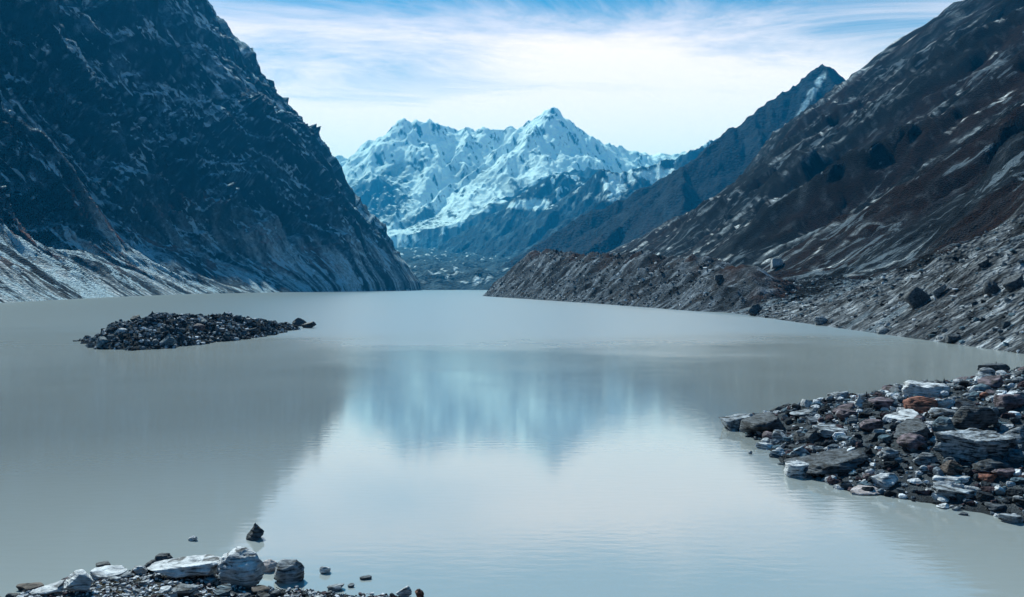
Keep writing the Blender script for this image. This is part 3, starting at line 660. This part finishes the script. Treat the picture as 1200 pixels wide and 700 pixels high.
# table rows: x0, x1 (left and right edge), y0 top, y1 foot in photo pixels; material; shape; label
SPIT_ROCKS = [
 (846, 888, 486, 505, 'layer', 'slab', 'long pointed dark slab with pale top at the tip of the right spit'),
 (876, 928, 484, 511, 'dark', 'wedge', 'big dark block just right of the pointed slab at the spit tip'),
 (904, 926, 524, 536, 'pale', 'block', 'white stone at the waterline below the spit tip blocks'),
 (888, 912, 519, 528, 'pale', 'slab', 'flat pale slab lying in the shallows behind the white waterline stone'),
 (924, 958, 541, 562, 'pale', 'slab', 'bright white pointed slab lying in the water left of the huge dark wedge'),
 (936, 1029, 524, 561, 'dark', 'wedge', 'huge dark wedge shaped boulder with pale back at the spit waterline'),
 (946, 964, 505, 524, 'dark', 'block', 'squarish dark block standing above the huge wedge boulder'),
 (960, 1004, 500, 512, 'layer', 'slab', 'long flat dark ledge stone left of the maroon rubble'),
 (1000, 1037, 573, 582, 'pink', 'slab', 'thin pinkish white slab lying flat at the waterline'),
 (878, 883, 529, 533, 'grey', 'round', 'tiny round stone alone in the water off the spit'),
 (1068, 1119, 449, 467, 'pale', 'slab', 'broad white slab on the crest of the spit under the upright stones'),
 (1066, 1105, 465, 485, 'red', 'block', 'rusty red orange boulder in the upper middle of the spit'),
 (1024, 1057, 466, 481, 'maroon', 'block', 'dark maroon boulder left of the rusty red one'),
 (1046, 1086, 480, 497, 'pale', 'wedge', 'pale grey ridged boulder below the rusty red one'),
 (1053, 1102, 493, 520, 'dark', 'wedge', 'large black fronted boulder below the pale ridged one'),
 (1100, 1125, 489, 511, 'blue', 'block', 'pale blue cube shaped block beside the black fronted boulder'),
 (1126, 1175, 475, 512, 'dark', 'block', 'massive dark rounded boulder on the upper right of the spit'),
 (1059, 1094, 509, 531, 'maroon', 'round', 'rounded maroon and grey boulder in the middle of the spit'),
 (1110, 1194, 506, 546, 'layer', 'slab', 'huge layered slate slab tilted to the right on the spit'),
 (1174, 1215, 499, 527, 'grey', 'wedge', 'big grey boulder cut by the right edge of the picture'),
 (1152, 1188, 426, 436, 'dark', 'slab', 'flat black slab on the far top of the spit'),
 (1151, 1171, 431, 442, 'grey', 'round', 'rounded grey boulder under the flat black slab'),
 (1002, 1018, 463, 480, 'pale', 'spike', 'pale upright pointed rock on the left crest of the spit'),
 (1146, 1166, 450, 462, 'blue', 'round', 'rounded bluish boulder right of the broad white slab'),
 (1151, 1162, 460, 468, 'red', 'block', 'small orange stone below the rounded bluish boulder'),
 (1110, 1138, 541, 560, 'brown', 'block', 'brown boulder below the left end of the layered slate slab'),
 (1077, 1105, 531, 551, 'grey', 'round', 'grey rounded boulder left of the brown one'),
 (1151, 1177, 556, 569, 'red', 'block', 'dull pinkish brown stone right of the pale bench like slab'),
 (1104, 1162, 570, 588, 'layer', 'slab', 'long low layered slab near the front waterline'),
 (1099, 1142, 557, 570, 'pale', 'slab', 'pale bench like slab behind the long low layered one'),
 (1169, 1185, 570, 583, 'pale', 'block', 'pale cube shaped stone near the right front of the spit'),
 (1160, 1187, 591, 602, 'dark', 'slab', 'dark flat stone in the shallows below the pale cube'),
 (1178, 1206, 603, 616, 'layer', 'slab', 'streaky layered stone at the lower right waterline'),
 (1103, 1117, 591, 598, 'pale', 'wedge', 'small white pointed stone standing in the shallows'),
 (1118, 1129, 594, 600, 'grey', 'wedge', 'small grey pointed stone right of the white pointed one'),
 (1036, 1057, 525, 541, 'grey', 'round', 'grey boulder just right of the huge dark wedge boulder'),
 (1028, 1057, 555, 575, 'pale', 'block', 'pale cracked boulder above the thin pinkish slab'),
 (1103, 1115, 584, 591, 'pale', 'round', 'small rounded white stone at the foot of the low layered slab'),
 (1127, 1137, 602, 606, 'dark', 'slab', 'thin dark shard breaking the water off the spit front'),
 (1170, 1196, 548, 562, 'maroon', 'block', 'dark maroon block under the right end of the slate slab'),
 (1148, 1186, 538, 556, 'dark', 'block', 'black boulder wedged under the layered slate slab'),
 (984, 1006, 480, 494, 'maroon', 'block', 'dark maroon boulder on the left half of the spit crest'),
 (930, 962, 480, 492, 'grey', 'wedge', 'grey ridged rock on the crest behind the dark block'),
 (1010, 1040, 492, 508, 'maroon', 'block', 'maroon boulder left of the large black fronted one'),
 (1187, 1204, 528, 545, 'blue', 'round', 'round pale blue boulder at the right end of the slate slab'),
 (1176, 1204, 462, 482, 'maroon', 'block', 'mauve boulder above the big grey one at the right edge'),
]
def table_rocks(rows, fn, d0, d1, group, seed0, big=26):
    for i, (x0, x1, y0, y1, mat, shape, label) in enumerate(rows):
        cx = (x0 + x1) / 2; X, D, Z = ray_ground(cx, y1 - (y1 - y0) * 0.06, fn, d0, d1)
        w = (x1 - x0) / F * D; h = (y1 - y0) / F * D
        e = max(math.atan((y1 - HOR) / F), 0.04); dep = min(w * (0.85 if shape != 'slab' else 0.75), (0.62 if shape == 'slab' else 0.45) * h / math.sin(e) + 0.1)
        h = max((h - 0.8 * dep * math.sin(e)) / math.cos(e), 0.4 * h)
        rnd = random.Random(seed0 + i)
        name = 'boulder' if (x1 - x0) >= big and shape != 'slab' else ('flat_rock' if shape == 'slab' else 'stone')
        add_rock(name, label, {'boulder': 'boulder', 'flat_rock': 'rock', 'stone': 'rock'}[name], group, X, D + dep * 0.4, Z, w * 1.03, dep, h * 1.3, mat, shape,
                 5 if (x1 - x0) > 55 else (4 if (x1 - x0) > 15 else 3), rot=rnd.uniform(-.12, .12), tilt=(rnd.uniform(-.05, .16), rnd.uniform(-.08, .08)), seed=seed0 + i, sink=0.2)
table_rocks(SPIT_ROCKS, spit_z, 33, 110, 'rocks of the right spit', 1000)

SHORE_ROCKS = [
 (12, 43, 686, 697, 'brown', 'slab', 'thin brown plank like stone at the far left waterline'),
 (26, 68, 684, 703, 'pale', 'wedge', 'long pale pointed slab in the bottom left corner'),
 (66, 104, 669, 698, 'pale', 'block', 'pale fractured boulder right of the corner slab'),
 (105, 125, 659, 668, 'dark', 'wedge', 'dark stone with a white right face lying in the water'),
 (98, 141, 667, 683, 'pale', 'slab', 'white topped stone with dark cap behind the mossy bank'),
 (177, 198, 650, 666, 'dark', 'block', 'dark grey triangular stone with white right side above the long white slab'),
 (166, 254, 652, 684, 'pale', 'wedge', 'long white sloping slab left of the biggest near boulder'),
 (247, 303, 643, 693, 'pale', 'round', 'biggest white boulder with black cracks on the near shore'),
 (302, 323, 658, 674, 'pink', 'block', 'small pinkish boulder right of the biggest white one'),
 (317, 352, 657, 688, 'grey', 'round', 'rounded boulder with snow white top and dark foot in the water'),
 (285, 306, 614, 636, 'dark', 'spike', 'black and white pyramid shaped rock alone in the water'),
 (218, 229, 630, 636, 'pale', 'slab', 'tiny white stone alone in the water left of the pyramid rock'),
 (373, 385, 665, 675, 'pale', 'block', 'small white stone alone in the water right of the rounded boulder'),
 (420, 434, 676, 682, 'dark', 'slab', 'dark shard breaking the water off the near shore'),
 (463, 481, 688, 704, 'pale', 'wedge', 'pale pointed rock at the bottom edge right of the gravel'),
 (485, 496, 692, 704, 'red', 'block', 'reddish and white stone rightmost at the bottom edge'),
 (381, 400, 685, 696, 'grey', 'wedge', 'dark and white stone at the right tip of the gravel'),
 (406, 414, 686, 691, 'grey', 'slab', 'tiny grey stone just off the gravel tip'),
 (166, 181, 658, 673, 'dark', 'block', 'dark stone left of the triangular grey one'),
 (152, 168, 664, 676, 'pale', 'block', 'white lump at the left foot of the long white slab'),
 (235, 251, 676, 689, 'blue', 'wedge', 'teal stone in the shade left of the biggest boulder'),
 (247, 268, 687, 702, 'blue', 'wedge', 'bluish slab in front of the biggest white boulder'),
 (196, 226, 688, 702, 'grey', 'slab', 'flat pale grey stone in the gravel at the bottom edge'),
 (290, 312, 689, 700, 'brown', 'block', 'brown stone at the right foot of the biggest boulder'),
 (135, 152, 672, 682, 'grey', 'block', 'grey stone between the white topped stone and the long slab'),
]
table_rocks(SHORE_ROCKS, bank_z, 24, 60, 'rocks of the near shore', 2000)
ISLE_ROCKS = [
 (183, 202, 391, 407, 'blue', 'spike', 'large triangular bluish boulder at the front of the islet'),
 (170, 181, 365, 374, 'dark', 'spike', 'sharp dark rock sticking up on the left crest of the islet'),
 (150, 164, 370, 379, 'dark', 'block', 'dark block on the left shoulder of the islet'),
 (108, 124, 396, 409, 'blue', 'block', 'bluish boulder at the left end of the islet'),
 (257, 268, 366, 373, 'dark', 'spike', 'dark pointed rock on the middle crest of the islet'),
 (341, 357, 373, 383, 'dark', 'spike', 'peaked dark boulder detached off the right end of the islet'),
 (352, 369, 377, 385, 'dark', 'wedge', 'low dark boulder rightmost off the islet'),
 (134, 146, 385, 391, 'pale', 'block', 'palest stone on the left face of the islet'),
 (100, 109, 402, 408, 'grey', 'wedge', 'small grey stone leftmost at the islet waterline'),
 (225, 238, 380, 388, 'maroon', 'block', 'dark stone in the middle of the islet face'),
 (288, 300, 385, 392, 'dark', 'block', 'dark stone low on the right half of the islet'),
]
table_rocks(ISLE_ROCKS, isle_z, 120, 240, 'rocks of the islet', 3000, 14)
# small upright stones seen on the spit crest
for px, py, lab in ((1087, 452, 'small dark upright stone on the left end of the broad white slab'), (1107, 451, 'small dark upright stone on the right end of the broad white slab'),
                    (1168, 428, 'small dark upright stone standing on the flat black slab'), (1016, 465, 'tiny dark upright stone beside the pale pointed rock'), (1040, 469, 'tiny dark upright stone above the dark maroon boulder')):
    X, D, Z = ray_ground(px, py + 4, spit_z, 33, 110)
    D += 0.8; Z = CAM_H + (HOR - py) / F * D
    t = 0.26 if 'small' in lab else 0.2
    add_rock('upright_stone', lab, 'stone', 'small upright stones on the spit', (px - 600) / F * D, D, Z - 0.1, t * .9, t * .8, t * 2.6, 'dark', 'spike', 3, seed=int(px), sink=0.1)

# ---- further single stones, each placed on its own ground, described from the nearest named rock
def far_enough(x, y, r, pts, f=0.42):
    for (a, b, s) in pts:
        if (a - x) ** 2 + (b - y) ** 2 < (f * (r + s)) ** 2: return False
    return True
COLN = {'layer': 'streaky', 'pale': 'white', 'grey': 'grey', 'dark': 'black', 'blue': 'bluish', 'maroon': 'maroon', 'brown': 'brown'}
SHN = {'block': 'angular', 'slab': 'flat', 'wedge': 'wedge shaped', 'round': 'rounded'}
def proj(x, y, z): return 600 + F * x / y, HOR + F * (CAM_H - z) / y
STOP = {'at', 'on', 'in', 'with', 'of', 'the', 'just', 'under', 'below', 'left', 'right', 'and', 'a', 'beside', 'to', 'by', 'cut', 'lying', 'standing', 'sticking', 'behind'}
def short_of(ref):
    w = ref[6].split(' ')[:5]
    while w[-1] in STOP: w.pop()
    return ' '.join(w)
def scatter_named(n, fn, box, cond, sizes, group, where, seed, refs, mats, pxr):
    sh_ = [short_of(q_) for q_ in refs]; refs = [q_ for q_, t_ in zip(refs, sh_) if sh_.count(t_) == 1 and len(t_.split()) > 2]
    rng = random.Random(seed); pts = [(x, y, s) for (x, y, s, o) in ROCKS]; got = 0; tries = 0; used = {}
    while got < n and tries < n * 60:
        tries += 1
        x = rng.uniform(box[0], box[1]); y = rng.uniform(box[2], box[3])
        px = 600 + F * x / y
        if not (pxr[0] < px < pxr[1]): continue
        z = float(fn(np.array([x]), np.array([y]))[0])
        if not cond(x, y, z): continue
        s = sizes[0] * (sizes[1] / sizes[0]) ** (rng.random() ** 1.7)
        if not far_enough(x, y, s, pts): continue
        mat = rng.choice(mats); shape = rng.choice(['block', 'wedge', 'wedge', 'slab', 'slab', 'block', 'round'])
        q = proj(x, y, z)
        def dd(r): return math.hypot(q[0] - (r[0] + r[1]) / 2, (q[1] - (r[2] + r[3]) / 2) * 1.6)
        ref = min(refs, key=dd)
        dx = q[0] - (ref[0] + ref[1]) / 2; dy = q[1] - (ref[2] + ref[3]) / 2
        side = ('right of' if dx > 0 else 'left of') if abs(dx) > abs(dy) else ('in front of' if dy > 0 else 'behind')
        short = short_of(ref)
        pxs = s / y * F
        size = 'medium' if pxs > 16 else ('small' if pxs > 9 else 'tiny')
        lab = f"{size} {COLN[mat]} {SHN[shape]} stone {side} the {short}"
        ob = add_rock('stone', lab, 'rock', group, x, y, z, s * rng.uniform(.9, 1.25), s * rng.uniform(.7, 1), s * (0.35 if shape == 'slab' else rng.uniform(.5, .85)), mat, shape, 3 if pxs < 22 else 4,
                 rot=rng.uniform(0, 6.28), tilt=(rng.uniform(-.3, .3), rng.uniform(-.3, .3)), seed=seed * 31 + got, sink=0.25)
        used.setdefault(lab, []).append((dd(ref), ob)); pts.append((x, y, s)); got += 1
    for lab, lst in used.items():      # look-alikes beside the same landmark: told apart by how near they lie to it
        if len(lst) > 1:
            for k, (d_, ob) in enumerate(sorted(lst, key=lambda t: t[0])):
                ob['label'] = lab + ', ' + ['nearest', 'second nearest', 'third nearest', 'fourth nearest', 'fifth nearest', 'sixth nearest'][min(k, 5)]
scatter_named(175, spit_z, (15, 46, 37, 84), lambda x, y, z: z > -0.05, (0.5, 1.8), 'rocks of the right spit', 'right spit', 11, SPIT_ROCKS,
              ['pale', 'grey', 'grey', 'dark', 'dark', 'dark', 'maroon', 'dark', 'layer', 'grey', 'layer'], (845, 1205))
scatter_named(38, bank_z, (-16, -4, 25.5, 30.5), lambda x, y, z: z > -0.03, (0.2, 0.5), 'rocks of the near shore', 'near shore', 12, SHORE_ROCKS,
              ['pale', 'grey', 'grey', 'dark', 'pale', 'maroon'], (10, 470))
scatter_named(50, isle_z, (-80, -49, 133, 206), lambda x, y, z: z > 0.0, (0.8, 1.6), 'rocks of the islet', 'islet', 13, ISLE_ROCKS,
              ['grey', 'dark', 'dark', 'blue', 'grey'], (98, 372))

# boulders on the slope right of the lake
def slope_z(X, Y):
    W = X - np.interp(Y, R_Y, R_S); a = right_height(Y, W)[0]
    W2 = X - np.interp(Y, MO_Y, MO_S); b = mor_height(Y, W2)[0]
    return np.where(Y > 305, np.maximum(a, b), a)
SLOPE_ROCKS = [
 (1156, 1174, 329, 347, 'dark', 'block', 'dark block standing out on the pale right slope near the picture edge'),
 (1094, 1111, 335, 348, 'grey', 'wedge', 'boulder with a bright left face on the pale right slope'),
 (1064, 1094, 337, 359, 'dark', 'block', 'big dark outcrop block left of the bright faced boulder'),
 (1180, 1204, 322, 340, 'dark', 'wedge', 'large dark outcrop on the right slope cut by the picture edge'),
 (1149, 1161, 304, 314, 'dark', 'wedge', 'small dark boulder high on the pale right slope'),
 (1112, 1128, 392, 401, 'dark', 'slab', 'dark flat boulder at the waterline of the right slope'),
 (878, 894, 357, 370, 'dark', 'block', 'dark boulder at the foot of the rusty patch by the water'),
 (955, 972, 371, 381, 'grey', 'round', 'rounded boulder at the waterline below the rusty slope'),
 (1030, 1044, 384, 392, 'grey', 'block', 'grey boulder on the shore under the right slope'),
 (905, 920, 304, 314, 'pale', 'slab', 'white slab high above the moraine on the dark slope'),
 (838, 850, 322, 330, 'dark', 'block', 'dark boulder near the top of the moraine'),
]
table_rocks(SLOPE_ROCKS, slope_z, 95, 700, 'boulders on the right shore slope', 4000, 14)

# ------------------------------------------------------------------ uncounted rubble, one mesh per shore
PROT = {s: [rock_verts(np.random.default_rng(500 + i + s * 50), s, ['block', 'wedge', 'slab', 'round', 'block', 'slab'][i % 6]) for i in range(12)] for s in (1, 2)}
def rubble(name, X, Y, Z, S, sub, cols, seed, label, zs=0.6, cat=None):
    rng = np.random.default_rng(seed); n = len(X); Vs = []; Fs = []; Cs = []; off = 0
    kind = rng.integers(0, 12, n)
    for k in range(12):
        idx = np.nonzero(kind == k)[0]
        if not len(idx): continue
        V0, F0 = PROT[sub][k]; m = len(idx)
        a = rng.uniform(0, 2 * np.pi, m); b = rng.normal(0, .35, m)
        s = S[idx][:, None] * np.stack([rng.uniform(.8, 1.3, m), rng.uniform(.6, 1, m), rng.uniform(.35, .8, m) * zs / .6], 1) / 2
        V = V0[None] * s[:, None]
        cb, sb = np.cos(b)[:, None], np.sin(b)[:, None]; y = V[..., 1] * cb - V[..., 2] * sb; z = V[..., 1] * sb + V[..., 2] * cb
        ca, sa = np.cos(a)[:, None], np.sin(a)[:, None]; x = V[..., 0] * ca - y * sa; y2 = V[..., 0] * sa + y * ca
        V = np.stack([x + X[idx][:, None], y2 + Y[idx][:, None], z + Z[idx][:, None] + s[:, 2:3] * .35], -1)
        Vs.append(V.reshape(-1, 3)); Fs.append((F0[None] + (np.arange(m) * len(V0))[:, None, None] + off).reshape(-1, 3)); off += m * len(V0)
        cc = np.array(cols)[rng.integers(0, len(cols), m)] * rng.uniform(.6, 1.35, (m, 1))
        Cs.append(np.repeat(cc, len(V0), 0))
    o = link(name, mesh_np(name, np.concatenate(Vs), np.concatenate(Fs), np.concatenate(Cs), False, M['rubble']))
    return tag(o, label, kind='stuff')
def sample(fn, n, box, smin, smax, pw, cond, seed, pxr=(-80, 1290)):
    rng = np.random.default_rng(seed); X = rng.uniform(box[0], box[1], n); Y = rng.uniform(box[2], box[3], n)
    px = 600 + F * X / Y; k = (px > pxr[0]) & (px < pxr[1]); X, Y = X[k], Y[k]
    Z = fn(X, Y); k = cond(X, Y, Z); X, Y, Z = X[k], Y[k], Z[k]
    S = smin * (smax / smin) ** (rng.random(len(X)) ** pw)
    return X, Y, Z, S
cl = [RGB['grey'], RGB['dark'], RGB['pale'], RGB['maroon'], RGB['blue'], RGB['grey'], RGB['dark'], RGB['pale']]
Xs = sample(spit_z, 22000, (15, 62, 35, 90), .14, .8, 1.7, lambda x, y, z: z > -0.04, 61)
k_ = Xs[3] > 0.36
rubble('spit_rubble', *[a[k_] for a in Xs], 2, cl, 62, 'loose cobbles covering the right spit')
rubble('spit_gravel', *[a[~k_] for a in Xs], 1, cl, 65, 'small angular gravel between the cobbles of the right spit')
rubble('outer_spit_rubble', *sample(spit_z, 9000, (20, 105, 22, 115), .4, 1.5, 1.6, lambda x, y, z: (z > -0.04) & (600 + F * x / y > 1270), 71, (1270, 3500)), 1, cl, 72, 'loose stones covering the landward side of the right spit')
rubble('shore_gravel', *sample(bank_z, 11000, (-18, 2, 24.5, 31), .05, .2, 2.0, lambda x, y, z: (z > -0.02) & (z < 1.6), 63), 1, cl[:4] + [RGB['pale'], RGB['pale']], 64, 'small pale gravel on the near shore')
rubble('island_rubble', *sample(isle_z, 12000, (-80, -49, 132, 207), .25, 1.0, 2.0, lambda x, y, z: z > -0.1, 65), 1, [RGB['grey'], RGB['dark'], RGB['blue'], RGB['grey'], RGB['pale'], RGB['dark']], 66, 'loose dark stones heaped over the islet', 0.9)
Xs = sample(slope_z, 30000, (60, 260, 105, 480), .3, 1.5, 3.0, lambda x, y, z: (z > -0.1) & (z < 14 + 26 * sstep(320, 140, y)), 67)
rubble('slope_rubble', *Xs, 1, [RGB['grey'], RGB['dark'], RGB['pale'], RGB['grey'], RGB['blue']], 68, 'loose stones scattered over the pale foot of the right slope')
Xs = sample(slope_z, 16000, (-40, 110, 400, 1000), .6, 2.4, 3.0, lambda x, y, z: (z > -0.1) & (z < 44), 69)
rubble('moraine_rubble', *Xs, 1, [RGB['grey'], RGB['dark'], RGB['dark'], RGB['blue'], RGB['pale']], 70, 'loose stones covering the moraine face')

# ------------------------------------------------------------------ haze
HAZE_DENSITY = 7.0e-5
b = bmesh.new(); bmesh.ops.create_cube(b, size=1)
for v in b.verts: v.co = (v.co.x * 30000, v.co.y * 25000 + 2500, -6 if v.co.z < 0 else 2050)
hm = bpy.data.meshes.new('haze'); b.to_mesh(hm); b.free()
mh = bpy.data.materials.new('blue_air'); mh.use_nodes = True; mh.node_tree.nodes.clear()
ho = mh.node_tree.nodes.new('ShaderNodeOutputMaterial'); hv = mh.node_tree.nodes.new('ShaderNodeVolumePrincipled')
hv.inputs['Color'].default_value = (0.02, 0.43, 1.0, 1); hv.inputs['Absorption Color'].default_value = (0.0, 0.5, 1.0, 1); hv.inputs['Density'].default_value = HAZE_DENSITY; hv.inputs['Anisotropy'].default_value = 0.15
mh.node_tree.links.new(hv.outputs[0], ho.inputs['Volume']); hm.materials.append(mh)
tag(link('haze', hm), 'thin blue mountain air filling the valley', kind='stuff')
